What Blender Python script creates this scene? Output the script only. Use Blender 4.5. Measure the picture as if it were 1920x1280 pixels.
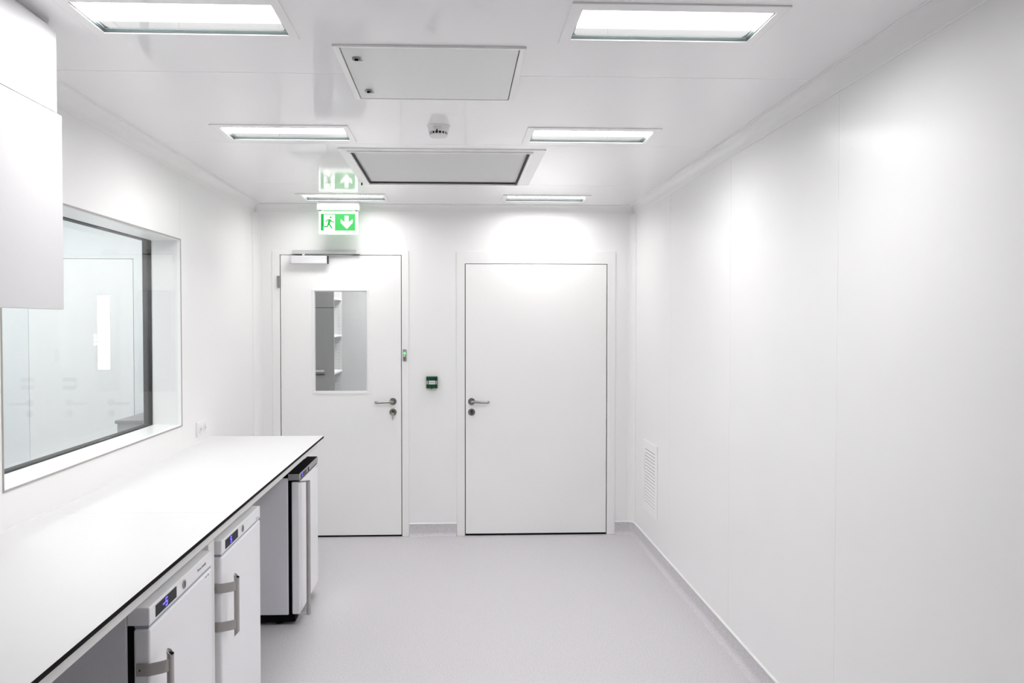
import bpy, bmesh, math, random
from mathutils import Vector, Matrix
random.seed(4)
for o in list(bpy.data.objects): bpy.data.objects.remove(o)
SC = bpy.context.scene
COL = SC.collection

# ------------------------------------------------------------------ camera
cam_d = bpy.data.cameras.new('camera'); cam = bpy.data.objects.new('camera', cam_d); COL.objects.link(cam)
F = 1500.0
cam_d.sensor_fit = 'HORIZONTAL'; cam_d.sensor_width = 36.0; cam_d.lens = F / 1920 * 36.0
cam_d.shift_x = 0.02226
cam_d.clip_start = 0.05
cam.location = (0, 0, 1.6)
cam.rotation_euler = (math.radians(90) - math.atan(34 / F), 0, math.radians(-2.3))
SC.camera = cam
# ------------------------------------------------------------------ world, exposure
w = bpy.data.worlds.new('world'); SC.world = w; w.use_nodes = True
w.node_tree.nodes['Background'].inputs[0].default_value = (0.9, 0.95, 1, 1)
w.node_tree.nodes['Background'].inputs[1].default_value = 0.3
SC.view_settings.view_transform = 'Standard'; SC.view_settings.look = 'None'
SC.view_settings.gamma = 1.0; SC.view_settings.exposure = 0.09
SC.view_settings.use_curve_mapping = False
SC.cycles.max_bounces = 14; SC.cycles.diffuse_bounces = 10; SC.cycles.transparent_max_bounces = 16
LAMP_E = 60.0          # luminaire diffuser strength
NEXT_E = 17.0          # lamps of the neighbouring laboratory
STORE_E = 27.0          # lamp of the store room behind the glazed door

# ------------------------------------------------------------------ materials
def mat(name, color, rough=0.5, metal=0.0, spec=0.5, noise=0.0, nscale=40.0, bump=0.0, emit=None, estr=0.0, coat=0.0):
    m = bpy.data.materials.new(name); m.use_nodes = True
    nt = m.node_tree; b = nt.nodes['Principled BSDF']
    b.inputs['Base Color'].default_value = (*color, 1); b.inputs['Roughness'].default_value = rough
    b.inputs['Metallic'].default_value = metal; b.inputs['Specular IOR Level'].default_value = spec
    b.inputs['Coat Weight'].default_value = coat; b.inputs['Coat Roughness'].default_value = 0.05
    if emit: b.inputs['Emission Color'].default_value = (*emit, 1); b.inputs['Emission Strength'].default_value = estr
    tc = nt.nodes.new('ShaderNodeTexCoord')
    n = nt.nodes.new('ShaderNodeTexNoise'); n.inputs['Scale'].default_value = nscale; n.inputs['Detail'].default_value = 4
    nt.links.new(tc.outputs['Object'], n.inputs['Vector'])
    if noise > 0:
        mx = nt.nodes.new('ShaderNodeMix'); mx.data_type = 'RGBA'
        mx.inputs[6].default_value = (*[c * (1 - noise) for c in color], 1)
        mx.inputs[7].default_value = (*[min(1, c * (1 + noise)) for c in color], 1)
        nt.links.new(n.outputs['Fac'], mx.inputs[0]); nt.links.new(mx.outputs[2], b.inputs['Base Color'])
    if bump > 0:
        bp = nt.nodes.new('ShaderNodeBump'); bp.inputs['Strength'].default_value = bump; bp.inputs['Distance'].default_value = 0.002
        nt.links.new(n.outputs['Fac'], bp.inputs['Height']); nt.links.new(bp.outputs['Normal'], b.inputs['Normal'])
    return m
M = {}
M['wall'] = mat('wall_panel_white', (0.87, 0.868, 0.862), 0.28, spec=0.38, noise=0.01, nscale=3, bump=0.02)
M['ceil'] = mat('ceiling_panel_white', (0.91, 0.902, 0.906), 0.07, spec=0.35, noise=0.01, nscale=3)
M['bead'] = mat('silicone_white', (0.9, 0.9, 0.89), 0.35, noise=0.01)
M['frame'] = mat('door_frame_white', (0.87, 0.87, 0.86), 0.3, noise=0.01)
M['leaf'] = mat('door_leaf_white', (0.89, 0.89, 0.88), 0.35, noise=0.01)
M['black'] = mat('black_rubber', (0.004, 0.004, 0.005), 0.7, spec=0.1, noise=0.05)
M['steel'] = mat('satin_steel', (0.36, 0.35, 0.34), 0.25, metal=1.0, noise=0.06, nscale=120)
M['brass'] = mat('nickel_silver', (0.75, 0.68, 0.55), 0.3, metal=1.0, noise=0.05)
M['alu'] = mat('anodised_aluminium', (0.62, 0.62, 0.62), 0.35, metal=0.9, noise=0.04, nscale=90)
M['silver'] = mat('silver_paint', (0.72, 0.72, 0.73), 0.35, noise=0.02)
M['fillgrey'] = mat('rail_light_grey', (0.58, 0.58, 0.58), 0.4, noise=0.02)
M['handle'] = mat('grey_plastic_handle', (0.42, 0.40, 0.39), 0.42, metal=0.35, noise=0.04)
M['lam'] = mat('white_laminate', (0.76, 0.755, 0.76), 0.38, noise=0.01)
M['cabwhite'] = mat('cabinet_white', (0.66, 0.655, 0.665), 0.4, noise=0.01)
M['rail'] = mat('white_powder_coat', (0.84, 0.84, 0.825), 0.4, noise=0.02)
M['fridge'] = mat('fridge_white', (0.90, 0.90, 0.92), 0.28, noise=0.01, bump=0.02, nscale=300)
M['fside'] = mat('fridge_side_grey', (0.80, 0.80, 0.84), 0.5, noise=0.04, nscale=200)
M['fgrey'] = mat('fridge_control_grey', (0.36, 0.355, 0.36), 0.4, metal=0.3, noise=0.03)
M['seal'] = mat('pale_blue_seal', (0.36, 0.39, 0.47), 0.5, noise=0.03)
M['glassblack'] = mat('display_black', (0.004, 0.004, 0.006), 0.35, spec=0.12)
M['blue'] = mat('display_blue', (0.1, 0.1, 0.9), 0.5, emit=(0.13, 0.09, 1.0), estr=2.2)
M['perf'] = mat('filter_grey', (0.50, 0.50, 0.50), 0.55, noise=0.03)
M['plast'] = mat('white_plastic', (0.84, 0.84, 0.835), 0.35, noise=0.01)
M['hatch'] = mat('hatch_white', (0.76, 0.765, 0.76), 0.25, noise=0.01)
M['gap'] = mat('rebate_grey', (0.11, 0.11, 0.11), 0.7, noise=0.05)
M['dark'] = mat('dark_gap', (0.03, 0.03, 0.03), 0.7, noise=0.1)
M['greenbox'] = mat('green_plastic', (0.0, 0.05, 0.017), 0.3, noise=0.15, nscale=60)
M['led'] = mat('led_green', (0.03, 0.15, 0.05), 0.5, emit=(0.22, 0.92, 0.33), estr=1.0)
M['signgreen'] = mat('sign_green', (0.005, 0.05, 0.012), 0.5, spec=0.1, emit=(0.075, 0.56, 0.13), estr=1.0)
M['signdeep'] = mat('sign_deep_green', (0.0, 0.03, 0.005), 0.5, spec=0.1, emit=(0.004, 0.42, 0.04), estr=1.0)
M['signwhite'] = mat('sign_white', (0.4, 0.42, 0.4), 0.5, spec=0.2, emit=(0.95, 1.0, 0.95), estr=0.8)
M['cabgrey'] = mat('store_cabinet_grey', (0.34, 0.34, 0.33), 0.5, noise=0.05)
M['storewall'] = mat('store_wall', (0.62, 0.62, 0.62), 0.5, noise=0.02)
M['nextwall'] = mat('next_lab_wall', (0.82, 0.84, 0.84), 0.4, noise=0.01)
M['trolley'] = mat('trolley_grey', (0.26, 0.25, 0.25), 0.5, noise=0.04)
M['print'] = mat('print_grey', (0.13, 0.12, 0.17), 0.6)
M['daylight'] = mat('lit_window', (0.9, 0.95, 1), 0.5, emit=(1, 1, 1), estr=2.5)
M['reflector'] = mat('lamp_reflector', (0.02, 0.045, 0.045), 0.6, spec=0.2)
M['endplate'] = mat('lamp_end_plate', (0.6, 0.6, 0.6), 0.5)
M['tealedge'] = mat('glass_edge_teal', (0.07, 0.10, 0.10), 0.4)

def floor_mat():
    m = bpy.data.materials.new('speckled_vinyl'); m.use_nodes = True; nt = m.node_tree; b = nt.nodes['Principled BSDF']
    tc = nt.nodes.new('ShaderNodeTexCoord')
    def nz(scale, detail):
        n = nt.nodes.new('ShaderNodeTexNoise'); n.inputs['Scale'].default_value = scale; n.inputs['Detail'].default_value = detail
        nt.links.new(tc.outputs['Object'], n.inputs['Vector']); return n
    r = nt.nodes.new('ShaderNodeValToRGB'); cr = r.color_ramp
    cr.elements[0].position = 0.36; cr.elements[0].color = (0.45, 0.44, 0.46, 1)
    cr.elements[1].position = 0.62; cr.elements[1].color = (0.67, 0.65, 0.67, 1)
    e = cr.elements.new(0.47); e.color = (0.61, 0.59, 0.612, 1)
    n1 = nz(230, 2); nt.links.new(n1.outputs['Fac'], r.inputs[0])
    v = nt.nodes.new('ShaderNodeTexVoronoi'); v.inputs['Scale'].default_value = 140
    nt.links.new(tc.outputs['Object'], v.inputs['Vector'])
    cmp = nt.nodes.new('ShaderNodeMath'); cmp.operation = 'LESS_THAN'; cmp.inputs[1].default_value = 0.16
    nt.links.new(v.outputs['Distance'], cmp.inputs[0])
    mx = nt.nodes.new('ShaderNodeMix'); mx.data_type = 'RGBA'; mx.inputs[7].default_value = (0.44, 0.43, 0.46, 1)
    nt.links.new(cmp.outputs[0], mx.inputs[0]); nt.links.new(r.outputs[0], mx.inputs[6])
    nt.links.new(mx.outputs[2], b.inputs['Base Color'])
    b.inputs['Roughness'].default_value = 0.42
    return m
M['floor'] = floor_mat()

def glass_mat(name, tint, ior=1.5, strength=1.0):
    m = bpy.data.materials.new(name); m.use_nodes = True; nt = m.node_tree; nt.nodes.clear()
    out = nt.nodes.new('ShaderNodeOutputMaterial'); mix = nt.nodes.new('ShaderNodeMixShader')
    tr = nt.nodes.new('ShaderNodeBsdfTransparent'); tr.inputs[0].default_value = (*tint, 1)
    gl = nt.nodes.new('ShaderNodeBsdfGlossy'); gl.inputs['Roughness'].default_value = 0.0
    fr = nt.nodes.new('ShaderNodeFresnel'); ge = nt.nodes.new('ShaderNodeNewGeometry'); mr = nt.nodes.new('ShaderNodeMapRange')
    mr.inputs['To Min'].default_value = ior; mr.inputs['To Max'].default_value = 1 / ior   # same reflectance from both sides of the sheet
    nt.links.new(ge.outputs['Backfacing'], mr.inputs['Value']); nt.links.new(mr.outputs[0], fr.inputs[0])
    mu = nt.nodes.new('ShaderNodeMath'); mu.operation = 'MULTIPLY'; mu.inputs[1].default_value = strength; mu.use_clamp = True
    nt.links.new(fr.outputs[0], mu.inputs[0]); nt.links.new(mu.outputs[0], mix.inputs[0])
    nt.links.new(tr.outputs[0], mix.inputs[1]); nt.links.new(gl.outputs[0], mix.inputs[2]); nt.links.new(mix.outputs[0], out.inputs[0])
    return m
M['glass'] = glass_mat('clear_glass', (0.992, 0.997, 0.996), strength=0.5)
M['doorglass'] = glass_mat('door_glass', (0.91, 0.92, 0.92))
M['lampglass'] = glass_mat('lamp_glass', (0.97, 0.99, 0.985))

def diffuser_mat(name, strength, wide=0.0):
    # light falls off towards the two long edges of the trough (object y, -0.1 .. 0.1 around the lamp centre)
    m = bpy.data.materials.new(name); m.use_nodes = True; nt = m.node_tree; b = nt.nodes['Principled BSDF']
    b.inputs['Base Color'].default_value = (0.05, 0.05, 0.05, 1)
    tc = nt.nodes.new('ShaderNodeTexCoord'); sx = nt.nodes.new('ShaderNodeSeparateXYZ')
    nt.links.new(tc.outputs['Generated'], sx.inputs[0])
    r = nt.nodes.new('ShaderNodeValToRGB'); cr = r.color_ramp
    cr.elements[0].position = 0.0; cr.elements[0].color = (0.0125, 0.0128, 0.0128, 1)
    cr.elements[1].position = 1.0; cr.elements[1].color = (0.0125, 0.0128, 0.0128, 1)
    for q, c_ in ((0.13-wide, 0.014), (0.22-wide, 0.10), (0.27-wide, 1.0), (0.66+wide, 1.0), (0.71+wide, 0.10), (0.82+wide, 0.014)):
        e = cr.elements.new(q); e.color = (c_, c_, c_, 1)
    nt.links.new(sx.outputs['Y'], r.inputs[0])
    mu = nt.nodes.new('ShaderNodeMath'); mu.operation = 'MULTIPLY'; mu.inputs[1].default_value = strength
    nt.links.new(r.outputs[0], mu.inputs[0])
    b.inputs['Emission Color'].default_value = (1.0, 0.957, 0.962, 1)
    nt.links.new(mu.outputs[0], b.inputs['Emission Strength'])
    return m
M['diffuser'] = diffuser_mat('lamp_diffuser', LAMP_E)
M['diffuser_far'] = diffuser_mat('lamp_diffuser_far', LAMP_E * 0.46, 0.12)
M['diffuser_mid'] = diffuser_mat('lamp_diffuser_mid', LAMP_E * 0.97)
def emis(name, col, s):
    m = bpy.data.materials.new(name); m.use_nodes = True; nt = m.node_tree; b = nt.nodes['Principled BSDF']
    b.inputs['Emission Color'].default_value = (*col, 1); b.inputs['Emission Strength'].default_value = s; return m
M['nextlamp'] = emis('next_lab_lamp', (0.985, 1, 1), NEXT_E)
M['storelamp'] = emis('store_lamp', (1, 1, 1), STORE_E)

# ------------------------------------------------------------------ mesh helpers
ORG = {}
class MB:
    def __init__(s): s.v = []; s.f = []
    def add(s, vs, fs):
        n = len(s.v); s.v += [tuple(p) for p in vs]; s.f += [tuple(i + n for i in f) for f in fs]; return s
    def box(s, x0, x1, y0, y1, z0, z1):
        return s.add([(x0,y0,z0),(x1,y0,z0),(x1,y1,z0),(x0,y1,z0),(x0,y0,z1),(x1,y0,z1),(x1,y1,z1),(x0,y1,z1)],
                     [(0,3,2,1),(4,5,6,7),(0,1,5,4),(1,2,6,5),(2,3,7,6),(3,0,4,7)])
    def prism(s, poly, a0, a1, mp):
        """poly = list of (u,v); extruded a0..a1; mp(u,v,a)->xyz"""
        n = len(poly)
        vs = [mp(u, v, a0) for u, v in poly] + [mp(u, v, a1) for u, v in poly]
        fs = [tuple(range(n)), tuple(range(2*n-1, n-1, -1))] + [(i, i+n, (i+1) % n + n, (i+1) % n) for i in range(n)]
        return s.add(vs, fs)
    def tube(s, pts, r, n=12, sx=1.0, cap=True):
        """round bar along pts"""
        pts = [Vector(p) for p in pts]; rings = []
        rr = r if isinstance(r, (list, tuple)) else [r] * len(pts)
        prev = None
        for i, p in enumerate(pts):
            t = (pts[min(i+1, len(pts)-1)] - pts[max(i-1, 0)])
            if t.length < 1e-9: t = prev or Vector((0, 0, 1))
            t.normalize(); prev = t
            a = Vector((0, 0, 1)) if abs(t.z) < 0.9 else Vector((1, 0, 0))
            u = t.cross(a).normalized(); w_ = u.cross(t).normalized()
            rings.append([p + u * math.cos(2*math.pi*k/n) * rr[i] * sx + w_ * math.sin(2*math.pi*k/n) * rr[i] for k in range(n)])
        vs = [q for rg in rings for q in rg]; fs = []
        for i in range(len(rings) - 1):
            for k in range(n):
                fs.append((i*n+k, i*n+(k+1) % n, (i+1)*n+(k+1) % n, (i+1)*n+k))
        if cap: fs += [tuple(range(n-1, -1, -1)), tuple(range((len(rings)-1)*n, len(rings)*n))]
        return s.add(vs, fs)
    def cyl(s, c, ax, r, h, n=24):
        c = Vector(c); d = Vector(ax).normalized(); return s.tube([c, c + d * h], r, n)
    def sweep(s, path, inward, prof):
        """profile (d,z) swept along path [(x,y)], inward side given by left(+1)/right(-1) normal"""
        P = [Vector((x, y)) for x, y in path]; n = len(P); off = []
        for i in range(n):
            d0 = (P[i] - P[i-1]).normalized() if i > 0 else None
            d1 = (P[i+1] - P[i]).normalized() if i < n-1 else None
            if d0 is None: d0 = d1
            if d1 is None: d1 = d0
            n0 = Vector((-d0.y, d0.x)) * inward; n1 = Vector((-d1.y, d1.x)) * inward
            m = (n0 + n1).normalized(); off.append(m / max(0.2, m.dot(n0)))
        k = len(prof); vs = []
        for i in range(n):
            for d, z in prof: q = P[i] + off[i] * d; vs.append((q.x, q.y, z))
        fs = []
        for i in range(n-1):
            for j in range(k): fs.append((i*k+j, i*k+(j+1) % k, (i+1)*k+(j+1) % k, (i+1)*k+j))
        fs += [tuple(range(k-1, -1, -1)), tuple(range((n-1)*k, n*k))]
        return s.add(vs, fs)
    def slab(s, u0, u1, v0, v1, holes, t, mp):
        """plate with rectangular holes, thickness t (w 0..-t), mp(u,v,w)->xyz"""
        us = sorted({u0, u1, *[min(max(h, u0), u1) for H in holes for h in H[:2]]})
        vsn = sorted({v0, v1, *[min(max(h, v0), v1) for H in holes for h in H[2:]]})
        solid = {}
        for i in range(len(us)-1):
            for j in range(len(vsn)-1):
                cu = (us[i]+us[i+1])/2; cv = (vsn[j]+vsn[j+1])/2
                if not any(H[0] < cu < H[1] and H[2] < cv < H[3] for H in holes): solid[i, j] = 1
        idx = {}; vs = []
        def vid(i, j, w_):
            if (i, j, w_) not in idx: idx[i, j, w_] = len(vs); vs.append(mp(us[i], vsn[j], -t if w_ else 0))
            return idx[i, j, w_]
        fs = []
        for (i, j) in solid:
            fs.append((vid(i,j,0), vid(i+1,j,0), vid(i+1,j+1,0), vid(i,j+1,0)))
            fs.append((vid(i,j,1), vid(i,j+1,1), vid(i+1,j+1,1), vid(i+1,j,1)))
            if (i-1, j) not in solid: fs.append((vid(i,j,0), vid(i,j+1,0), vid(i,j+1,1), vid(i,j,1)))
            if (i+1, j) not in solid: fs.append((vid(i+1,j,0), vid(i+1,j,1), vid(i+1,j+1,1), vid(i+1,j+1,0)))
            if (i, j-1) not in solid: fs.append((vid(i,j,0), vid(i,j,1), vid(i+1,j,1), vid(i+1,j,0)))
            if (i, j+1) not in solid: fs.append((vid(i,j+1,0), vid(i+1,j+1,0), vid(i+1,j+1,1), vid(i,j+1,1)))
        return s.add(vs, fs)
    def build(s, name, m, parent=None, bevel=0.0, smooth=False, kind=None, label=None, seg=2):
        o0 = ORG.get(parent.name, Vector((0, 0, 0))) if parent else Vector((0, 0, 0))
        me = bpy.data.meshes.new(name); me.from_pydata([tuple(Vector(p) - o0) for p in s.v], [], s.f)
        bm = bmesh.new(); bm.from_mesh(me); bmesh.ops.recalc_face_normals(bm, faces=bm.faces); bm.to_mesh(me); bm.free()
        me.materials.append(M[m] if isinstance(m, str) else m)
        if smooth:
            for p in me.polygons: p.use_smooth = True
            try: me.set_sharp_from_angle(angle=math.radians(40))
            except Exception: pass
        o = bpy.data.objects.new(name, me); COL.objects.link(o)
        if parent: o.parent = parent; ORG[o.name] = o0
        if bevel:
            b = o.modifiers.new('bevel', 'BEVEL'); b.width = bevel; b.segments = seg; b.limit_method = 'ANGLE'; b.angle_limit = math.radians(40)
        if kind: o['kind'] = kind
        if label: o['label'] = label
        return o
def thing(name, loc, label, cat, group=None):
    o = bpy.data.objects.new(name, None); COL.objects.link(o); o.location = loc; o.empty_display_size = 0.1
    ORG[o.name] = Vector(loc); o['label'] = label; o['category'] = cat
    if group: o['group'] = group
    return o
def copy_tree(o, parent=None):
    c = o.copy(); COL.objects.link(c); c.parent = parent
    for ch in o.children: copy_tree(ch, c)
    return c
def text_mesh(txt, size, depth, m, name, parent, mtx):
    cu = bpy.data.curves.new(name, 'FONT'); cu.body = txt; cu.size = size; cu.extrude = depth; cu.resolution_u = 3
    t = bpy.data.objects.new(name, cu); COL.objects.link(t)
    dg = bpy.context.evaluated_depsgraph_get(); me = bpy.data.meshes.new_from_object(t.evaluated_get(dg))
    bpy.data.objects.remove(t)
    me.transform(mtx); o0 = ORG[parent.name]; me.transform(Matrix.Translation(-o0))
    me.materials.clear(); me.materials.append(M[m])
    o = bpy.data.objects.new(name, me); COL.objects.link(o); o.parent = parent; ORG[o.name] = o0; return o

# ------------------------------------------------------------------ dimensions
XL, XR, YB, YN, ZC = -1.50, 1.34, 6.0, -2.3, 2.48
T = 0.012
mpR = lambda u, v, w_: (XR - w_, u, v)       # right wall: u=y v=z, w<0 goes outwards
mpL = lambda u, v, w_: (XL + w_, u, v)
mpB = lambda u, v, w_: (u, YB - w_, v)
mpC = lambda u, v, w_: (u, v, ZC - w_)
WIN = (2.70, 4.41, 1.047, 2.05)
D1 = (-1.312, -0.413, 0.0, 2.108)            # opening of door 1
D2 = (0.058, 1.132, 0.0, 2.046)
DF1 = (-1.369, -0.360, 0.0, 2.140)
DF2 = (-0.003, 1.195, 0.0, 2.140)
# lamp frames (x0, y0) of the outer frame, size .612 x .318
LW, LD = 0.612, 0.318
LX = (-1.097, 0.317); LY = (2.20, 3.60, 5.488)
LYB = ()
FIL = (-0.60, 0.453, 4.06, 5.10)

# ------------------------------------------------------------------ room shell
MB().box(XL-0.3, XR+0.12, YN-0.1, YB+0.12, -0.08, 0.0).build('floor', 'floor', kind='structure')
gap = 0.003
def panels(root, cuts, lo, hi, holes, mp, m, axis_u=True, t=T):
    for a, b in zip(cuts[:-1], cuts[1:]):
        if axis_u: MB().slab(a+gap/2, b-gap/2, lo, hi, holes, t, mp).build('panel', m, root)
        else: MB().slab(lo, hi, a+gap/2, b-gap/2, holes, t, mp).build('panel', m, root)
def backing(name, u0, u1, v0, v1, holes, mp):
    return MB().slab(u0, u1, v0, v1, holes, 0.05, lambda u, v, w_: mp(u, v, w_-0.0007)).build(name, 'bead', kind='structure')
TB = 0.0006
wr = backing('wall_right', YN, YB, 0, ZC, [], mpR)
panels(wr, [YN, -1.67, -0.56, 0.55, 1.66, 2.77, 3.88, 4.99, YB], 0, ZC, [], mpR, 'wall', t=TB)
wl = backing('wall_left', YN, YB, 0, ZC, [WIN], mpL)
panels(wl, [YN, -1.11, 0.0, 1.10, 2.20, 4.405, YB], 0, ZC, [WIN], mpL, 'wall', t=TB)
wb = backing('wall_back', XL, XR, 0, ZC, [D1, D2], mpB)
panels(wb, [XL, -0.36, 0.212, XR], 0, ZC, [D1, D2], mpB, 'wall', t=TB)
mpF = lambda u, v, w_: (u, YN + w_, v)
wf = backing('wall_front', XL, XR, 0, ZC, [], mpF)
panels(wf, [XL, -0.38, 0.72, XR], 0, ZC, [], mpF, 'wall', t=TB)
holes_c = [(x+0.032, x+LW-0.024, y+0.045, y+LD-0.035) for x in LX for y in LY + LYB] + [(FIL[0]+0.055, FIL[1]-0.075, FIL[2]+0.06, FIL[3]-0.05)]
cl = MB().slab(XL, XR, YN, YB, holes_c, 0.03, lambda u, v, w_: (u, v, ZC + 0.0007 - w_)).build('ceiling', 'bead', kind='structure')
panels(cl, [YN, -1.62, -0.50, 0.62, 1.74, 2.86, 3.965, 5.09, YB], XL, XR, holes_c, mpC, 'ceil', axis_u=False, t=TB)

# cove along the ceiling (concave, light beads on both edges)
def cove_prof(r1, r2, n=8):
    p = [(0, ZC), (0, ZC-r1), (0.004, ZC-r1), (0.004, ZC-r1+0.005)]
    for i in range(n+1):
        a = math.pi/2 * i / n
        p.append((0.004 + (r2-0.008) * (1-math.cos(a)), ZC-r1+0.005 + (r1-0.009) * math.sin(a)))
    p += [(r2, ZC-0.004), (r2, ZC)]
    return p
cp = cove_prof(0.060, 0.052)
k = 0
for nm, path in (('trim_1', [(XR, YN), (XR, YB)]), ('trim_2', [(XR, YB), (XL, YB)]), ('trim_3', [(XL, YB), (XL, YN)]), ('trim_4', [(XL, YN), (XR, YN)])):
    # mitred ends by adding the neighbouring legs' direction
    a, b = Vector(path[0]), Vector(path[1]); d = (b-a).normalized(); n_ = Vector((-d.y, d.x))
    mb = MB(); kk = len(cp); vs = []
    for q, sgn in ((a, 1), (b, -1)):
        for dd, z in cp: p = q + n_*dd + d*sgn*dd; vs.append((p.x, p.y, z))
    fs = [(j, (j+1) % kk, kk+(j+1) % kk, kk+j) for j in range(kk)] + [tuple(range(kk-1, -1, -1)), tuple(range(kk, 2*kk))]
    tr_ = mb.add(vs, fs).build(nm, 'wall', kind='structure', smooth=True)
    for (d0, d1, za, zb) in ((0.050, 0.060, ZC-0.002, ZC-0.0004), (0.0003, 0.003, ZC-0.068, ZC-0.058)):
        mb = MB(); vs = []
        for q, sgn in ((a, 1), (b, -1)):
            for dd, z in ((d0, za), (d1, za), (d1, zb), (d0, zb)): p = q + n_*dd + d*sgn*dd; vs.append((p.x, p.y, z))
        mb.add(vs, [(0,1,2,3), (4,7,6,5), (0,4,5,1), (1,5,6,2), (2,6,7,3), (3,7,4,0)]).build('edge_bead', 'bead', tr_, bevel=0.001)
# vertical coves in the two far corners
def vcove(name, cx, cy, sx):
    r = 0.058; n = 8; poly = [(cx, cy), (cx - sx*r, cy), (cx - sx*r, cy-0.003), (cx-sx*(r-0.004), cy-0.003)]
    rr = r-0.007
    for i in range(n+1):
        a = math.pi/2*i/n; poly.append((cx - sx*0.003 - sx*rr*(1-math.sin(a)), cy-0.003 - rr*(1-math.cos(a))))
    poly += [(cx-sx*0.003, cy-r), (cx, cy-r)]
    MB().prism(poly, 0.093, ZC-0.058, lambda u, v, a: (u, v, a)).build(name, 'wall', kind='structure', smooth=True)
vcove('trim_5', XR, YB, 1); vcove('trim_6', XL, YB, -1)
# coved vinyl skirting with white cap strip
def skirt(name, path, inward=1):
    r = 0.03; pr = [(0, 0), (0, 0.094), (0.0035, 0.094), (0.0035, r)]
    for i in range(1, 7):
        a = math.pi/2*i/6; pr.append((0.0035 + r*(1-math.cos(a)), r*(1-math.sin(a)) + 0.0006))
    pr.append((0.0035+r, 0))
    o = MB().sweep(path, inward, pr).build(name, 'floor', kind='structure', smooth=True)
    MB().sweep(path, inward, [(0, 0.0935), (0, 0.101), (0.003, 0.101), (0.007, 0.0935)]).build('cap_strip', 'bead', o)
cr = 0.055
arc = [(XR-cr+cr*math.sin(t_), YB-cr+cr*math.cos(t_)) for t_ in [math.pi/2*i/5 for i in range(6)]]
skirt('baseboard_right', [(DF2[1]+0.001, YB)] + arc + [(XR, YN)], -1)
skirt('baseboard_back', [(DF1[1]+0.001, YB), (DF2[0]-0.001, YB)], -1)
skirt('baseboard_left', [(XL, YN), (XL, YB-0.06)], -1)
skirt('baseboard_front', [(XR-0.01, YN), (XL+0.01, YN)], -1)

# ------------------------------------------------------------------ doors
def lever(door, x, z, sgn, key=False):
    y = YB - 0.004
    h = MB().cyl((x, y, z), (0, -1, 0), 0.0265, 0.009, 28).build('door_handle', 'steel', door, bevel=0.0015, smooth=True)
    pts = [(x, y-0.006, z), (x, y-0.030, z)]
    for i in range(1, 6):
        a = math.pi/2*i/5; pts.append((x + sgn*0.022*(1-math.cos(a)), y-0.030-0.022*math.sin(a), z))
    pts += [(x+sgn*0.06, y-0.052, z-0.003), (x+sgn*0.108, y-0.052, z-0.005)]
    for i in range(1, 5):
        a = math.pi/2*i/4; pts.append((x + sgn*(0.108+0.018*math.sin(a)), y-0.052+0.018*(1-math.cos(a)), z-0.005))
    pts.append((x+sgn*0.126, y-0.014, z-0.005))
    MB().tube(pts, 0.0095, 12).build('lever', 'steel', h, smooth=True)
    e = MB().cyl((x, y, z-0.080), (0, -1, 0), 0.0265, 0.009, 28).build('lock_rosette', 'steel', door, bevel=0.0015, smooth=True)
    MB().prism([(x+0.0085*math.cos(a), z-0.074+0.0085*math.sin(a)) for a in [math.pi*(-0.2+1.4*i/10) for i in range(11)]] + [(x-0.004, z-0.096), (x+0.004, z-0.096)],
               y-0.013, y-0.004, lambda u, v, a: (u, a, v)).build('lock_cylinder', 'dark', e)
    if key:
        mb = MB().box(x-0.0012, x+0.0012, y-0.045, y-0.010, z-0.080, z-0.074)
        mb.build('key', 'brass', e)
        MB().prism([(x-0.011, z-0.080), (x+0.011, z-0.082), (x+0.012, z-0.094), (x+0.005, z-0.106), (x+0.004, z-0.128), (x-0.001, z-0.138), (x-0.005, z-0.128), (x-0.004, z-0.106), (x-0.012, z-0.092)],
                   y-0.047, y-0.044, lambda u, v, a: (u, a, v)).build('hanging_key', 'brass', e)
def door(name, DO, DFr, leafx, leafz, holes):
    lf = MB().slab(leafx[0], leafx[1], leafz[0], leafz[1], holes, 0.045, lambda u, v, w_: (u, YB-0.004-w_, v)).build(name, 'leaf', kind='structure', bevel=0.001)
    # frame: flat architrave, dark rebate behind the leaf
    MB().slab(DFr[0], DFr[1], 0.0, DFr[3], [DO], 0.05, lambda u, v, w_: (u, YB-0.006-w_, v)).build('door_frame', 'frame', lf, bevel=0.0025)
    MB().slab(DO[0]-0.01, DO[1]+0.01, 0.0, DO[3]+0.01, [(leafx[0]+0.012, leafx[1]-0.012, 0.0, leafz[1]-0.012)], 0.004, lambda u, v, w_: (u, YB+0.030-w_, v)).build('rebate_gasket', 'gap', lf)
    MB().box(leafx[0], leafx[1], YB+0.006, YB+0.03, 0.0005, leafz[0]+0.002).build('bottom_seal', 'black', lf)
    return lf
WG = (-1.064, -0.667, 1.088, 1.845)
d1 = door('door_1', D1, DF1, (-1.307, -0.418), (0.014, 2.1045), [WG])
bead = MB().slab(-1.077, -0.654, 1.074, 1.858, [(WG[0]+0.004, WG[1]-0.004, WG[2]+0.004, WG[3]-0.004)], 0.012, lambda u, v, w_: (u, YB-0.009-w_, v)).build('glazing_bead', 'frame', d1, bevel=0.002)
MB().slab(WG[0]+0.001, WG[1]-0.001, WG[2]+0.001, WG[3]-0.001, [(WG[0]+0.009, WG[1]-0.009, WG[2]+0.009, WG[3]-0.009)], 0.006, lambda u, v, w_: (u, YB+0.004-w_, v)).build('glazing_gasket', 'silver', d1)
MB().box(WG[0]+0.001, WG[1]-0.001, YB+0.011, YB+0.017, WG[2]+0.001, WG[3]-0.001).build('glass_pane', 'doorglass', d1)
lever(d1, -0.479, 1.017, -1, key=True)
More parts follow.
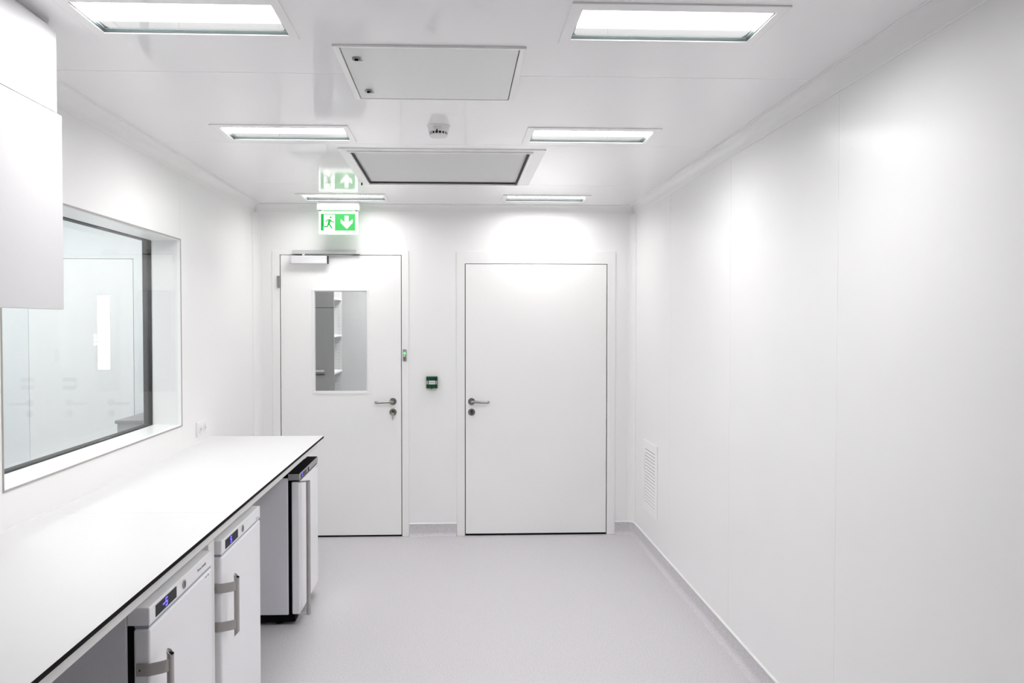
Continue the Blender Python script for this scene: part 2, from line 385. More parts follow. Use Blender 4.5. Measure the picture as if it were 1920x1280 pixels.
# hinge on the left edge of door 1
hg = MB().cyl((-1.318, YB-0.016, 1.862), (0, 0, 1), 0.008, 0.028, 12).build('hinge', 'steel', d1, smooth=True)
MB().cyl((-1.318, YB-0.016, 1.893), (0, 0, 1), 0.008, 0.028, 12).build('hinge_knuckle', 'steel', hg, smooth=True)
MB().cyl((-1.318, YB-0.016, 1.924), (0, 0, 1), 0.008, 0.028, 12).build('hinge_knuckle', 'steel', hg, smooth=True)
MB().box(-1.334, -1.318, YB-0.010, YB-0.006, 1.865, 1.950).build('hinge_leaf', 'steel', hg)
# door closer: white body, rail on the frame, arm
cb = MB().box(-1.222, -0.958, YB-0.052, YB-0.004, 2.040, 2.098).build('door_closer', 'silver', d1, bevel=0.004)
MB().box(-0.9578, -0.952, YB-0.050, YB-0.006, 2.041, 2.097).build('end_cap', 'dark', cb, bevel=0.002)
MB().box(-1.2278, -1.2222, YB-0.050, YB-0.006, 2.041, 2.097).build('end_cap', 'silver', cb, bevel=0.002)
rl = MB().box(-1.215, -0.722, YB-0.028, YB-0.006, 2.112, 2.142).build('slide_rail', 'fillgrey', cb, bevel=0.003)
MB().box(-1.213, -0.724, YB-0.022, YB-0.012, 2.1085, 2.1125).build('rail_slot', 'dark', rl)
MB().box(-0.745, -0.722, YB-0.030, YB-0.0285, 2.113, 2.141).build('rail_end_cap', 'plast', rl)
MB().cyl((-1.134, YB-0.026, 2.098), (0, 0, 1), 0.010, 0.014, 16).build('spindle', 'plast', cb, smooth=True)
MB().prism([(-1.134, -0.034), (-1.134, -0.018), (-0.78, -0.012), (-0.78, -0.022)], 2.1035, 2.1075, lambda u, v, a: (u, YB+v, a)).build('arm', 'alu', cb)
d2 = door('door_2', D2, DF2, (0.0635, 1.1265), (0.016, 2.0425), [])
lever(d2, 0.108, 1.015, 1)

# ------------------------------------------------------------------ window in the left wall
y0, y1, z0, z1 = WIN
XG = -1.655
wn = MB().slab(y0-0.008, y1+0.008, z0-0.008, z1+0.008, [(y0-0.001, y1+0.001, z0-0.001, z1+0.001)], 0.008, lambda u, v, w_: (XL+0.003+w_, u, v)).build('window_1', 'handle', kind='structure', bevel=0.001)
# box reveal between the two panes
MB().slab(y0-0.004, y1+0.004, z0-0.004, z1+0.004, [(y0+0.002, y1-0.002, z0+0.002, z1-0.002)], 0.145, lambda u, v, w_: (XL-0.0065+w_, u, v)).build('reveal', 'bead', wn)
MB().slab(y0+0.001, y1-0.001, z0+0.001, z1-0.001, [(y0+0.006, y1-0.006, z0+0.006, z1-0.004)], 0.045, lambda u, v, w_: (XG+w_, u, v)).build('gasket', 'black', wn)
MB().box(XL-0.016, XL-0.012, y0+0.001, y1-0.001, z0+0.001, z1-0.001).build('glass_pane', 'glass', wn)
MB().box(XG-0.012, XG-0.008, y0+0.007, y1-0.007, z0+0.007, z1-0.005).build('glass_pane', 'glass', wn)

# ------------------------------------------------------------------ ceiling lamps
def make_lamp(x, y, label, dm='diffuser'):
    r = thing('ceiling_lamp', (x+LW/2, y+LD/2, ZC), label, 'ceiling light', 'recessed luminaires in the ceiling')
    gx0, gx1, gy0, gy1 = x+0.034, x+LW-0.026, y+0.047, y+LD-0.037
    MB().slab(x, x+LW, y, y+LD, [(gx0, gx1, gy0, gy1)], 0.006, lambda u, v, w_: (u, v, ZC-0.005-w_)).build('frame', 'ceil', r, bevel=0.002)
    # narrow gasket line around the glass
    MB().slab(gx0-0.001, gx1+0.001, gy0-0.001, gy1+0.001, [(gx0+0.003, gx1-0.003, gy0+0.003, gy1-0.004)], 0.010, lambda u, v, w_: (u, v, ZC-0.001-w_)).build('gasket', 'tealedge', r)
    MB().box(gx0+0.002, gx1-0.002, gy0+0.002, gy1-0.002, ZC+0.003, ZC+0.006).build('glass_pane', 'lampglass', r)
    # curved reflector trough
    n = 20; cy = (gy0+gy1)/2; hw = (gy1-gy0)/2; H = 0.008; zb = ZC+0.009
    def P(i): a = math.pi*i/n; return (cy - hw*math.cos(a), zb + H*math.sin(a))
    def arch(i0, i1, ex=0.0, dz=0.0):
        mb = MB(); vs = []; fs = []
        for i in range(i0, i1+1):
            yy, zz = P(i); e_ = ex*(1-math.sin(math.pi*i/n)**0.6); vs += [(gx0+e_, yy, zz+dz), (gx1-e_, yy, zz+dz)]
        for i in range(i1-i0): fs.append((2*i, 2*i+1, 2*i+3, 2*i+2))
        return mb.add(vs, fs)
    arch(0, n, dz=0.002).build('reflector', 'reflector', r, smooth=True)
    arch(0, n, ex=0.026).build('diffuser', dm, r, smooth=True)
    for xx in (gx0, gx1):
        poly = [(gy0, ZC+0.004), (gy1, ZC+0.004)] + [P(i) for i in range(n, -1, -1)]
        MB().prism(poly, xx-0.0015, xx+0.0015, lambda u, v, a: (a, u, v)).build('end_plate', 'endplate', r)
    MB().box(gx0, gx1, gy0-0.002, gy0, ZC+0.004, ZC+0.018).build('side_plate', 'reflector', r)
    MB().box(gx0, gx1, gy1, gy1+0.002, ZC+0.004, ZC+0.018).build('side_plate', 'reflector', r)
    return r
lab = {(0,0): 'nearest recessed ceiling lamp on the left, cut by the top edge of the photo',
       (1,0): 'nearest recessed ceiling lamp on the right, above the plain side wall',
       (0,1): 'middle recessed ceiling lamp on the left, beside the smoke detector',
       (1,1): 'middle recessed ceiling lamp on the right, beside the smoke detector',
       (0,2): 'far recessed ceiling lamp on the left, right above the exit sign',
       (1,2): 'far recessed ceiling lamp on the right, above the wide plain door'}
row = {}
proto = make_lamp(LX[0], LY[0], lab[0,0])
for ix, x in enumerate(LX):
    for iy, y in enumerate(LY + LYB):
        if (ix, iy) == (0, 0): continue
        if iy > 3: continue
        if iy > 0:
            if ix == 0: row[iy] = o = make_lamp(x, y, lab[ix, iy], 'diffuser_far' if iy == 2 else 'diffuser_mid')
            else: o = copy_tree(row[iy])
        else: o = copy_tree(proto)
        o.location = (x+LW/2, y+LD/2, ZC)
        o['label'] = lab.get((ix, iy)) or ('recessed ceiling lamp behind the camera over the worktop' if ix == 0 else 'recessed ceiling lamp behind the camera by the plain right wall')

# ------------------------------------------------------------------ access hatch
hx = (-0.394, 0.222, 2.558, 3.165)
r = thing('access_hatch', ((hx[0]+hx[1])/2, (hx[2]+hx[3])/2, ZC), 'square white ceiling access panel with two chrome locks along its left side', 'access panel')
ins = (hx[0]+0.020, hx[1]-0.020, hx[2]+0.014, hx[3]-0.016)
MB().slab(*hx, [ins], 0.008, lambda u, v, w_: (u, v, ZC-0.008-w_)).build('frame', 'bead', r, bevel=0.002)
MB().box(ins[0], ins[1], ins[2], ins[3], ZC-0.0015, ZC-0.0005).build('gasket', 'dark', r)
MB().box(ins[0]+0.003, ins[1]-0.003, ins[2]+0.003, ins[3]-0.003, ZC-0.006, ZC-0.0016).build('flap', 'hatch', r, bevel=0.001)
for yy in (2.672, 3.038):
    c = MB().cyl((-0.331, yy, ZC-0.006), (0, 0, -1), 0.014, 0.006, 24).build('lock', 'steel', r, bevel=0.001, smooth=True)
    MB().box(-0.336, -0.310, yy-0.004, yy+0.004, ZC-0.018, ZC-0.012).build('lock_tab', 'alu', c)
    MB().cyl((-0.331, yy-0.004, ZC-0.012), (0, 0, -1), 0.006, 0.004, 14).build('keyhole', 'black', c)
# ------------------------------------------------------------------ filter grille
r = thing('air_filter_grille', (-0.07, 4.58, ZC), 'large square ceiling air outlet with grey perforated sheet in white frame', 'air vent')
fi = (FIL[0]+0.055, FIL[1]-0.075, FIL[2]+0.06, FIL[3]-0.05)
MB().slab(*FIL, [fi], 0.005, lambda u, v, w_: (u, v, ZC-0.005-w_)).build('outer_frame', 'bead', r, bevel=0.0015)
MB().slab(fi[0]-0.014, fi[1]+0.014, fi[2]-0.014, fi[3]+0.014, [fi], 0.007, lambda u, v, w_: (u, v, ZC-0.0125-w_)).build('inner_frame', 'bead', r, bevel=0.002)
MB().slab(fi[0]-0.001, fi[1]+0.001, fi[2]-0.001, fi[3]+0.001, [(fi[0]+0.011, fi[1]-0.011, fi[2]+0.004, fi[3]-0.014)], 0.006, lambda u, v, w_: (u, v, ZC-0.004-w_)).build('gasket', 'dark', r)
def perf_mat():
    m = M['perf']; nt = m.node_tree; b = nt.nodes['Principled BSDF']
    tc = nt.nodes.new('ShaderNodeTexCoord'); mp = nt.nodes.new('ShaderNodeMapping'); mp.inputs['Scale'].default_value = (160, 160, 160)
    nt.links.new(tc.outputs['Object'], mp.inputs[0])
    v = nt.nodes.new('ShaderNodeTexVoronoi'); v.inputs['Scale'].default_value = 1.0; v.inputs['Randomness'].default_value = 0.0
    nt.links.new(mp.outputs[0], v.inputs['Vector'])
    r_ = nt.nodes.new('ShaderNodeValToRGB'); r_.color_ramp.elements[0].position = 0.22; r_.color_ramp.elements[0].color = (0.30, 0.30, 0.30, 1)
    r_.color_ramp.elements[1].position = 0.30; r_.color_ramp.elements[1].color = (0.66, 0.66, 0.66, 1)
    nt.links.new(v.outputs['Distance'], r_.inputs[0]); nt.links.new(r_.outputs[0], b.inputs['Base Color'])
perf_mat()
MB().box(fi[0], fi[1], fi[2], fi[3], ZC+0.004, ZC+0.006).build('perforated_sheet', 'perf', r)
MB().cyl((-0.592, 5.03, ZC-0.005), (0, 0, -1), 0.004, 0.016, 10).build('fixing_pin', 'black', r)
# ------------------------------------------------------------------ smoke detector
sx, sy = -0.082, 3.60
r = thing('smoke_detector', (sx, sy, ZC), 'round white smoke detector on the ceiling between the middle lamps', 'smoke detector')
def lathe(prof, n=40):
    mb = MB(); vs = []; fs = []
    for rad, z in prof:
        for k in range(n): a = 2*math.pi*k/n; vs.append((sx+rad*math.cos(a), sy+rad*math.sin(a), ZC-z))
    for i in range(len(prof)-1):
        for k in range(n): fs.append((i*n+k, i*n+(k+1) % n, (i+1)*n+(k+1) % n, (i+1)*n+k))
    fs += [tuple(range(n)), tuple(range((len(prof)-1)*n, len(prof)*n))]
    return mb.add(vs, fs)
lathe([(0.052, 0.0), (0.052, 0.004), (0.046, 0.008), (0.046, 0.024), (0.043, 0.028)]).build('base', 'plast', r, smooth=True)
lathe([(0.034, 0.027), (0.034, 0.040)]).build('sensing_chamber', 'dark', r)
for k in range(16):
    a = 2*math.pi*k/16; mb = MB()
    mb.box(-0.0022, 0.0022, -0.002, 0.002, 0, 0.013)
    mb.v = [(sx+0.039*math.cos(a)+p[0]*(-math.sin(a))+p[1]*math.cos(a), sy+0.039*math.sin(a)+p[0]*math.cos(a)+p[1]*math.sin(a), ZC-0.027-p[2]) for p in mb.v]
    mb.build('rib', 'plast', r)
lathe([(0.040, 0.039), (0.040, 0.043), (0.034, 0.049), (0.020, 0.052), (0.004, 0.053)]).build('cap', 'plast', r, smooth=True)
MB().box(sx-0.02, sx+0.014, sy-0.0475, sy-0.044, ZC-0.022, ZC-0.010).build('nameplate', 'silver', r)
MB().cyl((sx-0.006, sy-0.040, ZC-0.0265), (0, -1, 0), 0.003, 0.006, 10).build('indicator', 'black', r)
# ------------------------------------------------------------------ exit sign
SY = 5.86
r = thing('exit_sign', (-0.86, SY, ZC), 'lit green emergency exit sign with running figure and down arrow hung over the glazed door', 'exit sign')
sc = 1500/(SY-0.02)
def SX(u): return (u-855)/sc
def SZ(v): return 1.6+(606-v)/sc
MB().box(SX(596), SX(673.5), SY-0.035, SY+0.035, SZ(396), ZC-0.001).build('housing', 'plast', r, bevel=0.006, seg=3)
fr = MB().box(SX(598.5), SX(670.7), SY-0.016, SY+0.016, SZ(440.5), SZ(397.8)).build('light_panel', 'signwhite', r, bevel=0.004)
MB().box(SX(608), SX(661), SY-0.018, SY-0.0161, SZ(398.2), SZ(397.2)).build('slot', 'signgreen', fr)
for u in (600.5, 668): MB().box(SX(u)-0.005, SX(u)+0.005, SY-0.012, SY+0.012, SZ(398), SZ(395.5)).build('clip', 'dark', r)
for u in (613, 656): MB().box(SX(u)-0.008, SX(u)+0.008, SY-0.01, SY+0.01, SZ(441.8), SZ(440.4)).build('foot_clip', 'plast', r)
def flat(poly, name, m, y, par=None, t=0.0008):
    return MB().prism([(SX(a/6.4+540), SZ(b/6.4+300)) for a, b in poly], y-t, y, lambda u, v, a: (u, a, v)).build(name, m, par or r)
yf = SY-0.0161
flat([(400,657),(806,657),(806,856),(400,856)], 'pictogram_field', 'signgreen', yf, fr)
flat([(400,657),(806,657),(806,856),(400,856)], 'rear_field', 'signgreen', SY+0.017, fr)
flat([(402,659),(434,659),(434,800),(418,812),(424,854),(402,854)], 'pictogram_edge', 'signdeep', yf-0.0009, fr, 0.0004)
flat([(436,668),(566,668),(566,856),(436,856)], 'pictogram_doorway', 'signwhite', yf-0.0009, fr, 0.0004)
flat([(681,680),(728,680),(728,758),(775,722),(775,762),(706,836),(635,762),(635,722),(681,758)], 'down_arrow', 'signwhite', yf-0.0009, fr, 0.0004)
def stroke(pts, w_):
    out = []
    P_ = [Vector(p) for p in pts]; L = []; R = []
    for i, p in enumerate(P_):
        d = (P_[min(i+1, len(P_)-1)]-P_[max(i-1, 0)]).normalized(); n_ = Vector((-d.y, d.x)); L.append(tuple(p+n_*w_[i]*0.5)); R.append(tuple(p-n_*w_[i]*0.5))
    return L + R[::-1]
mb = MB()
figs = [[(517+12*math.cos(2*math.pi*i/12), 700+12*math.sin(2*math.pi*i/12)) for i in range(12)],
        stroke([(507, 722), (497, 760), (492, 790)], [30, 29, 26]),
        stroke([(505, 727), (475, 733), (456, 756)], [15, 14, 12]),
        stroke([(510, 728), (530, 750), (558, 757)], [15, 14, 12]),
        stroke([(488, 782), (478, 808), (438, 812)], [19, 17, 14]),
        stroke([(500, 782), (514, 802), (536, 832)], [18, 16, 13])]
for i, pl in enumerate(figs):
    mb.prism([(SX(a/6.4+540), SZ(b/6.4+300)) for a, b in pl], yf-0.0020-0.0001*i, yf-0.0013, lambda u, v, a: (u, a, v))
mb.build('running_figure', 'signdeep', fr)
# ------------------------------------------------------------------ door release button, key switch
gx, gz = -0.188, 1.160
r = thing('door_release_box', (gx, YB, gz), 'small square green door release box on the wall between the two doors', 'call point')
MB().box(gx-0.041, gx+0.041, YB-0.012, YB-0.001, gz-0.041, gz+0.041).build('back_box', 'greenbox', r, bevel=0.002)
MB().box(gx-0.042, gx+0.042, YB-0.042, YB-0.012, gz+0.014, gz+0.044).build('cover_top', 'greenbox', r, bevel=0.003)
MB().box(gx-0.042, gx+0.042, YB-0.042, YB-0.012, gz-0.044, gz-0.016).build('cover_bottom', 'greenbox', r, bevel=0.003)
p_ = MB().box(gx-0.024, gx+0.026, YB-0.038, YB-0.012, gz-0.014, gz+0.013).build('button_plate', 'plast', r, bevel=0.001)
for s_ in (-1, 1): MB().box(gx+s_*0.034-0.003, gx+s_*0.034+0.003, YB-0.03, YB-0.012, gz-0.014, gz+0.013).build('side_post', 'silver', r)
for i in (-1, 0, 1): MB().cyl((gx+0.001+i*0.013, YB-0.038, gz-0.001), (0, -1, 0), 0.004, 0.001, 12).build('dot', 'print', p_)
MB().box(gx-0.008, gx+0.004, YB-0.03, YB-0.01, gz-0.049, gz-0.044).build('latch', 'greenbox', r)
kx = -0.392
r = thing('key_switch', (kx, YB-0.006, 1.36), 'narrow grey door indicator with green light on the frame right of the glazed door', 'switch')
MB().box(kx-0.0145, kx+0.0145, YB-0.012, YB-0.0065, 1.316, 1.406).build('plate', 'fgrey', r, bevel=0.001)
MB().cyl((kx, YB-0.012, 1.377), (0, -1, 0), 0.010, 0.003, 18).build('green_light', 'led', r, label='lit green button')
MB().cyl((kx, YB-0.012, 1.340), (0, -1, 0), 0.009, 0.002, 18).build('key_barrel', 'steel', r)
MB().prism([(kx-0.010, 1.352), (kx-0.002, 1.352), (kx+0.006, 1.366), (kx-0.001, 1.366)], YB-0.0135, YB-0.0122, lambda u, v, a: (u, a, v)).build('mark', 'plast', r)
for zz in (1.322, 1.400): MB().cyl((kx, YB-0.012, zz), (0, -1, 0), 0.003, 0.001, 10).build('screw', 'dark', r)
# ------------------------------------------------------------------ wall vent
vy0, vy1, vz0, vz1 = 5.28, 5.665, 0.277, 0.774
r = thing('wall_vent', (XR, (vy0+vy1)/2, vz0), 'white louvred air grille low on the right wall', 'air vent')
iv = (vy0+0.045, vy1-0.05, vz0+0.045, vz1-0.06)
MB().slab(vy0, vy1, vz0, vz1, [iv], 0.008, lambda u, v, w_: (XR-0.008-w_, u, v)).build('frame', 'bead', r, bevel=0.0025)
MB().box(XR-0.002, XR-0.0005, iv[0], iv[1], iv[2], iv[3]).build('backing', 'gap', r)
ns = 17; pitch = (iv[3]-iv[2])/ns
for i in range(ns):
    z = iv[2] + pitch*i
    MB().prism([(XR-0.0078, z+0.001), (XR-0.0065, z+0.001), (XR-0.0022, z+pitch*0.76), (XR-0.0034, z+pitch*0.76)], iv[0], iv[1], lambda u, v, a: (u, a, v)).build('slat', 'bead', r)
MB().box(XR-0.012, XR-0.009, iv[1]+0.001, iv[1]+0.002, iv[2], iv[3]).build('inner_lip', 'bead', r)
# ------------------------------------------------------------------ socket
r = thing('wall_socket', (XL, 4.73, 0.985), 'white double wall socket just above the far end of the worktop', 'socket')
MB().box(XL+0.0005, XL+0.010, 4.650, 4.812, 0.944, 1.030).build('plate', 'plast', r, bevel=0.003)
for yy in (4.692, 4.770):
    c = MB().cyl((XL+0.0100, yy, 0.987), (1, 0, 0), 0.026, 0.005, 24).build('socket_ring', 'plast', r, smooth=True, bevel=0.001)
    MB().cyl((XL+0.0152, yy, 0.987), (1, 0, 0), 0.019, 0.0006, 20).build('socket_well', 'silver', c)
    for s_ in (-1, 1): MB().cyl((XL+0.0158, yy+s_*0.009, 0.987), (1, 0, 0), 0.003, 0.0004, 8).build('pin_hole', 'dark', c)

# ------------------------------------------------------------------ wall cabinet
cx1 = -1.17
r = thing('wall_cabinet', (XL, 1.7, 1.642), 'tall white wall cabinet at the left edge, reaching the ceiling above the worktop', 'cabinet')
MB().box(XL+0.001, cx1-0.022, 0.90, 2.424, 1.650, 2.215).build('body', 'cabwhite', r, bevel=0.001)
ye = [0.90, 1.41, 1.92, 2.436]
for a, b in zip(ye[:-1], ye[1:]):
    MB().box(cx1-0.020, cx1, a+0.0015, b-0.0015, 1.641, 2.214).build('door', 'cabwhite', r, bevel=0.0012)
MB().box(XL+0.001, cx1-0.004, 0.90, 2.415, 2.218, 2.458).build('filler_panel', 'cabwhite', r, bevel=0.001)
MB().box(XL+0.001, cx1-0.028, 0.90, 2.418, 2.4582, 2.4790).build('shadow_joint', 'silver', r)

# ------------------------------------------------------------------ worktop
r = thing('worktop', (-1.16, 2.9, 0.0), 'long white worktop with black core edge on a white steel frame along the left wall', 'worktop')
ZT = 0.908; WX = -0.822; YE = 4.955
for a, b in ((0.2, 2.955), (2.9558, YE)):
    MB().box(XL+0.0035, WX, a, b, ZT-0.0006, ZT).build('laminate_sheet', 'lam', r)
MB().box(XL+0.0035, WX, 0.2, YE, ZT-0.0135, ZT-0.0008).build('core_board', 'black', r, bevel=0.0006)
MB().box(XL+0.0005, XL+0.0034, 0.2, YE, ZT, ZT+0.004).build('sealant_line', 'bead', r)
MB().box(-0.885, -0.853, 0.25, 4.86, 0.8435, ZT-0.0142).build('front_rail', 'rail', r, bevel=0.002)
MB().box(XL+0.04, XL+0.08, 0.25, 4.86, 0.8435, ZT-0.0142).build('rear_rail', 'rail', r, bevel=0.002)
for yy in (0.25, 2.755, 4.80):
    if yy < 4.5: MB().box(-0.885, -0.850, yy, yy+0.065, 0.001, 0.8430).build('leg', 'rail', r, bevel=0.002)
    MB().box(XL+0.04, XL+0.075, yy, yy+0.05, 0.001, 0.8430).build('leg', 'rail', r, bevel=0.002)
    MB().box(XL+0.0805, -0.8855, yy, yy+0.04, 0.8437, ZT-0.0142).build('cross_rail', 'rail', r, bevel=0.002)

# ------------------------------------------------------------------ under-counter fridges
def seg7(mb, y, z, h, digit, x):
    w_ = h*0.5; t = h*0.16
    w_ = h*0.72; S = {'a': (0, w_, h-t, h), 'g': (0, w_, (h-t)/2, (h+t)/2), 'd': (0, w_, 0, t), 'f': (0, t, h/2, h), 'b': (w_-t, w_, h/2, h), 'e': (0, t, 0, h/2), 'c': (w_-t, w_, 0, h/2)}
    for c in {'5': 'afgcd', '9': 'abfgcd', '-': 'g', '4': 'fgbc', '2': 'abged', '6': 'afgedc', '1': 'bc'}[digit]:
        a, b, c0, c1 = S[c]; mb.box(x, x+0.0006, y+a, y+b, z+c0, z+c1)
def fridge(y, top, label, style, digits):
    XF = -0.830; W = 0.55
    r = thing('undercounter_fridge', (-1.15, y+W/2, 0), label, 'fridge', 'fridges under the worktop')
    grey = style == 'grey'
    MB().box(-1.42, -0.892, y, y+W, 0.058, top - (0.022 if grey else 0)).build('body', 'fside', r, bevel=0.004)
    MB().box(-1.40, -0.86, y+0.012, y+W-0.006, 0.018, 0.0575).build('plinth', 'black', r)
    if grey: MB().box(-1.42, -0.8925, y+0.002, y+W-0.002, top-0.0218, top-0.012).build('top_shade', 'black', r)  # black sheet stands in for the shade under the worktop
    for yy in (y+0.05, y+W-0.05):
        for xx in (-1.35, -0.95): MB().cyl((xx, yy, 0.001), (0, 0, 1), 0.016, 0.024, 12).build('foot', 'black', r)
    zs = top - (0.034 if grey else 0.050)
    MB().box(-0.8915, -0.874, y+0.006, y+W-0.006, 0.062, zs-0.003).build('door_gasket', 'black', r)
    st = MB().box(-0.8915, XF, y, y+W, zs, top).build('control_strip', 'fgrey' if grey else 'fridge', r, bevel=0.004, seg=3)
    MB().box(-0.872, XF-0.004, y+0.004, y+W-0.004, zs-0.007, zs-0.001).build('strip_seal', 'black' if grey else 'seal', r)
    if grey: MB().box(-0.891, XF-0.003, y+0.002, y+W-0.002, top+0.0002, top+0.0025).build('strip_shade', 'black', st)  # worktop shadow on the strip's top, laid on as a black sheet
    dr = MB().box(-0.874, XF, y, y+W, 0.060, zs-0.008).build('door', 'fridge', r, bevel=0.008, seg=4)
    # display and lock
    if grey:
        dy = (y+0.03, y+0.19)
    else:
        dy = (y+0.043, y+0.205)
    dz = (zs+0.009, top-0.009) if not grey else (zs+0.006, top-0.006)
    ds = MB().box(XF, XF+0.0012, dy[0], dy[1], dz[0], dz[1]).build('display', 'glassblack', st)
    mb = MB(); h = (dz[1]-dz[0])*0.72; yy = dy[0]+(0.052 if len(digits) > 1 else 0.062) if not grey else dy[0]+0.035
    for c in digits: seg7(mb, yy, dz[0]+0.005, h, c, XF+0.0012); yy += h*0.85
    mb.build('digits', 'blue', ds, label='lit blue digits')
    ly = y+0.272
    if grey: MB().box(XF, XF+0.002, y+0.235, y+0.255, dz[0], dz[1]).build('lock', 'black', st)
    else:
        lk = MB().cyl((XF, ly, zs+0.025), (1, 0, 0), 0.0135, 0.003, 20).build('lock', 'steel', st, bevel=0.0008, smooth=True)
        MB().box(XF+0.003, XF+0.0035, ly-0.002, ly+0.002, zs+0.017, zs+0.033).build('key_slot', 'dark', lk)
    # handle
    if grey:
        hy = y+0.022
        hb = MB().prism([(hy+0.016*math.cos(a), XF+0.040+0.011*math.sin(a)) for a in [2*math.pi*i/16 for i in range(16)]], 0.055, zs-0.006, lambda u, v, a: (v, u, a)).build('handle', 'handle', dr, smooth=True)
        for zz in (0.056, zs-0.010):
            MB().prism([(y-0.001, XF-0.012), (y-0.001, XF+0.006), (hy-0.006, XF+0.045), (hy+0.010, XF+0.045), (y+0.02, XF+0.0005)], zz, zz+0.004, lambda u, v, a: (v, u, a)).build('handle_bracket', 'fgrey', hb)
    else:
        hy = y+0.040; xo = XF+0.040
        mb = MB(); n = 20; vs = []; fs = []
        for z_, sl in ((0.488, -0.010), (0.697, 0.010)):
            for rad in (1.0, 0.72):
                for k in range(n):
                    a = 2*math.pi*k/n; vs.append((xo+0.009*rad*math.cos(a), hy+0.013*rad*math.sin(a), z_ - sl*0.9*math.cos(a)))
        for k in range(n):
            k2 = (k+1) % n
            fs += [(k, k2, 2*n+k2, 2*n+k), (n+k, 3*n+k, 3*n+k2, n+k2), (k, n+k, n+k2, k2), (2*n+k, 2*n+k2, 3*n+k2, 3*n+k)]
        hb = mb.add(vs, fs).build('handle', 'handle', dr, smooth=True)
        MB().tube([(xo, hy, 0.6915), (xo, hy, 0.694)], 0.0102, 16, sx=0.66).build('handle_end_shade', 'black', hb)  # black disc imitates the shade inside the open tube end
        for zz in (0.511, 0.648):
            c_in = []; c_out = []
            for i in range(9):
                t_ = i/8; yy = y-0.003 + (hy-0.008-(y-0.003))*t_; xx = XF-0.004 + (xo-XF+0.004)*math.sin(t_*math.pi/2)
                c_out.append((yy, xx))
            pth = [(y-0.003, XF-0.036)] + [(y-0.003, XF-0.012)] + c_out[0:]
            poly = stroke(pth, [0.003]*len(pth))
            bk = MB().prism(poly, zz, zz+0.034, lambda u, v, a: (v, u, a)).build('handle_bracket', 'handle', hb, smooth=True)
        MB().cyl((XF-0.026, y-0.0046, 0.664), (0, -1, 0), 0.003, 0.0008, 10).build('screw', 'dark', hb)
    return r, st, dr
f1, st1, dr1 = fridge(2.177, 0.833, 'nearest white undercounter fridge, its display reading minus five', 'white', '-5')
f2, st2, dr2 = fridge(2.840, 0.833, 'middle white undercounter fridge with looped grey handle, just past the frame leg', 'white', '5')
f3, st3, dr3 = fridge(4.237, 0.806, 'farthest undercounter fridge with grey control strip and full-height bar handle', 'grey', '5')
def ftext(txt, size, y, z, st, m='print'):
    # text on the +X face, reading along +Y
    mt = Matrix(((0, 0, 1, -0.8298), (1, 0, 0, y), (0, 1, 0, z), (0, 0, 0, 1)))
    text_mesh(txt, size, 0.0002, m, 'lettering', st, mt)
ftext('Thermo Scientific', 0.0125, 2.177+0.395, 0.805, st1)
# tiny type marks, too small to read in the photograph
for y_, z_, st in ((2.177+0.475, 0.761, dr1), (2.840+0.48, 0.791, st2), (4.237+0.50, 0.752, dr3)):
    mb = MB()
    for i, w_ in enumerate((0.010, 0.006, 0.014)): mb.box(-0.8302, -0.8296, y_+i*0.013, y_+i*0.013+w_*0.8, z_, z_+0.004)
    mb.build('type_mark', 'print', st)

# ------------------------------------------------------------------ neighbouring laboratory seen through the window
NX0, NX1, NY0, NY1 = -5.2, -1.705, 0.8, 6.3
MB().box(NX0-0.1, NX1+0.2, NY0, NY1, -0.08, -0.0).v
sh = MB().box(NX0, XL-0.302, NY0, NY1, -0.08, 0.0).build('floor_next_room', 'floor', kind='structure')
MB().box(NX0, XL-0.055, NY0, NY1, ZC, ZC+0.05).build('ceiling_next_room', 'nextwall', kind='structure')
MB().box(NX0-0.05, NX0, NY0, NY1, 0, ZC).build('wall_next_room_left', 'nextwall', kind='structure')
MB().box(NX0-0.05, XL-0.055, NY0-0.05, NY0, 0, ZC).build('wall_next_room_front', 'nextwall', kind='structure')
MB().slab(NY0, NY1, 0, ZC, [(y0-0.004, y1+0.004, z0-0.004, z1+0.004)], 0.10, lambda u, v, w_: (NX1+0.1+w_, u, v)).build('wall_next_room_right', 'nextwall', kind='structure')
nb = MB().slab(NX0, XL-0.055, 0, ZC, [(-3.3, -2.5, 0.0, 2.10)], 0.05, lambda u, v, w_: (u, NY1-w_, v)).build('wall_next_room_back', 'nextwall', kind='structure')
d3 = MB().slab(-3.296, -2.504, 0.004, 2.096, [(-2.775, -2.683, 1.245, 1.815)], 0.04, lambda u, v, w_: (u, NY1-0.002-w_, v)).build('door_3', 'leaf', kind='structure')
MB().box(-2.775, -2.683, NY1+0.012, NY1+0.016, 1.245, 1.815).build('lit_pane', 'daylight', d3)
for i in range(3): MB().cyl((-2.795, NY1-0.003, 1.44+i*0.032), (0, -1, 0), 0.008, 0.004, 12).build('indicator', 'daylight', d3)
for i, (x, y) in enumerate(((-3.6, 2.0), (-2.6, 2.0), (-3.6, 3.8), (-2.6, 3.8), (-3.6, 5.4), (-2.6, 5.4))):
    o = MB().box(x-0.28, x+0.28, y-0.12, y+0.12, ZC-0.02, ZC-0.001).build('ceiling_lamp_panel', 'nextlamp')
    o['label'] = 'lamp panel on the ceiling of the laboratory beyond the window'; o['category'] = 'ceiling light'; o['group'] = 'lamp panels beyond the window'
r = thing('low_cabinet', (-1.95, 5.1, 0), 'low grey-topped cabinet standing beyond the window glass', 'cabinet')
MB().box(-2.05, -1.73, 4.9, 5.32, 0.0, 0.995).build('body', 'cabgrey', r, bevel=0.003)
MB().box(-2.06, -1.72, 4.89, 5.33, 0.9955, 1.015).build('top', 'trolley', r, bevel=0.002)

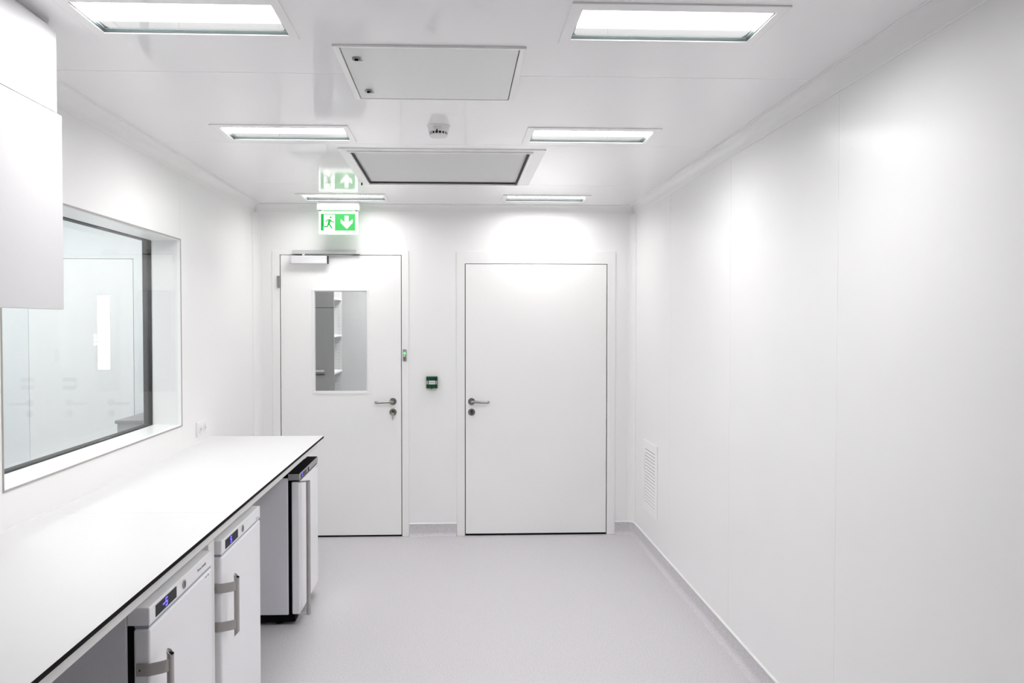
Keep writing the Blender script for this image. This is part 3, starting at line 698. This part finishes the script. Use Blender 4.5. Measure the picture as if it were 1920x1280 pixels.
# ------------------------------------------------------------------ store room behind the glazed door
SX0, SX1, SY1 = -2.0, 0.0, 8.6
MB().box(SX0, SX1, YB+0.125, SY1, -0.08, 0).build('floor_store', 'floor', kind='structure')
MB().box(SX0, SX1, YB+0.06, SY1, 2.52, 2.56).build('ceiling_store', 'storewall', kind='structure')
MB().box(SX0-0.05, SX0, YB+0.06, SY1, 0, 2.52).build('wall_store_left', 'storewall', kind='structure')
MB().box(SX1, SX1+0.05, YB+0.06, SY1, 0, 2.52).build('wall_store_right', 'storewall', kind='structure')
MB().box(SX0, SX1, SY1, SY1+0.05, 0, 2.52).build('wall_store_back', 'storewall', kind='structure')
o = MB().box(-0.85, -0.25, 7.2, 7.8, 2.50, 2.515).build('store_lamp_panel', 'storelamp'); o['label'] = 'ceiling lamp panel in the room behind the glazed door'; o['category'] = 'ceiling light'
r = thing('shelf_cupboard', (-1.4, 7.75, 0), 'open grey cupboard with drilled sides and white shelves seen through the door glass', 'cupboard')
CX = -1.145; CY0, CY1 = 7.5, 8.03
MB().box(-1.62, CX, CY0, CY0+0.018, 0.0, 2.3).build('side_panel', 'cabgrey', r)
sp = MB().box(-1.62, CX-0.002, CY1-0.018, CY1, 0.0, 2.3).build('side_panel', 'fillgrey', r)
MB().box(-1.66, -1.62, CY0, CY1, 0.0, 2.3).build('back_panel', 'plast', r)
for zz in (0.10, 0.44, 0.79, 1.14, 1.49, 1.845, 2.282):
    MB().box(-1.618, CX, CY0+0.02, CY1-0.02, zz-0.018, zz).build('shelf', 'plast', r)
mb = MB()
for i in range(60): mb.box(-1.180, -1.171, CY1-0.0195, CY1-0.018, 0.25+i*0.032, 0.257+i*0.032)
mb.build('shelf_pin_holes', 'cabgrey', r)['kind'] = 'stuff'
hb = MB().box(-1.36, -1.235, CY0-0.03, CY0-0.018, 1.150, 1.168).build('handle', 'silver', r)
MB().box(-1.36, -1.232, CY0-0.028, CY0-0.001, 1.118, 1.130).build('ledge', 'dark', r)
MB().box(-1.6, -1.146, CY0-0.0012, CY0-0.0002, 1.742, 1.748).build('joint', 'dark', r)
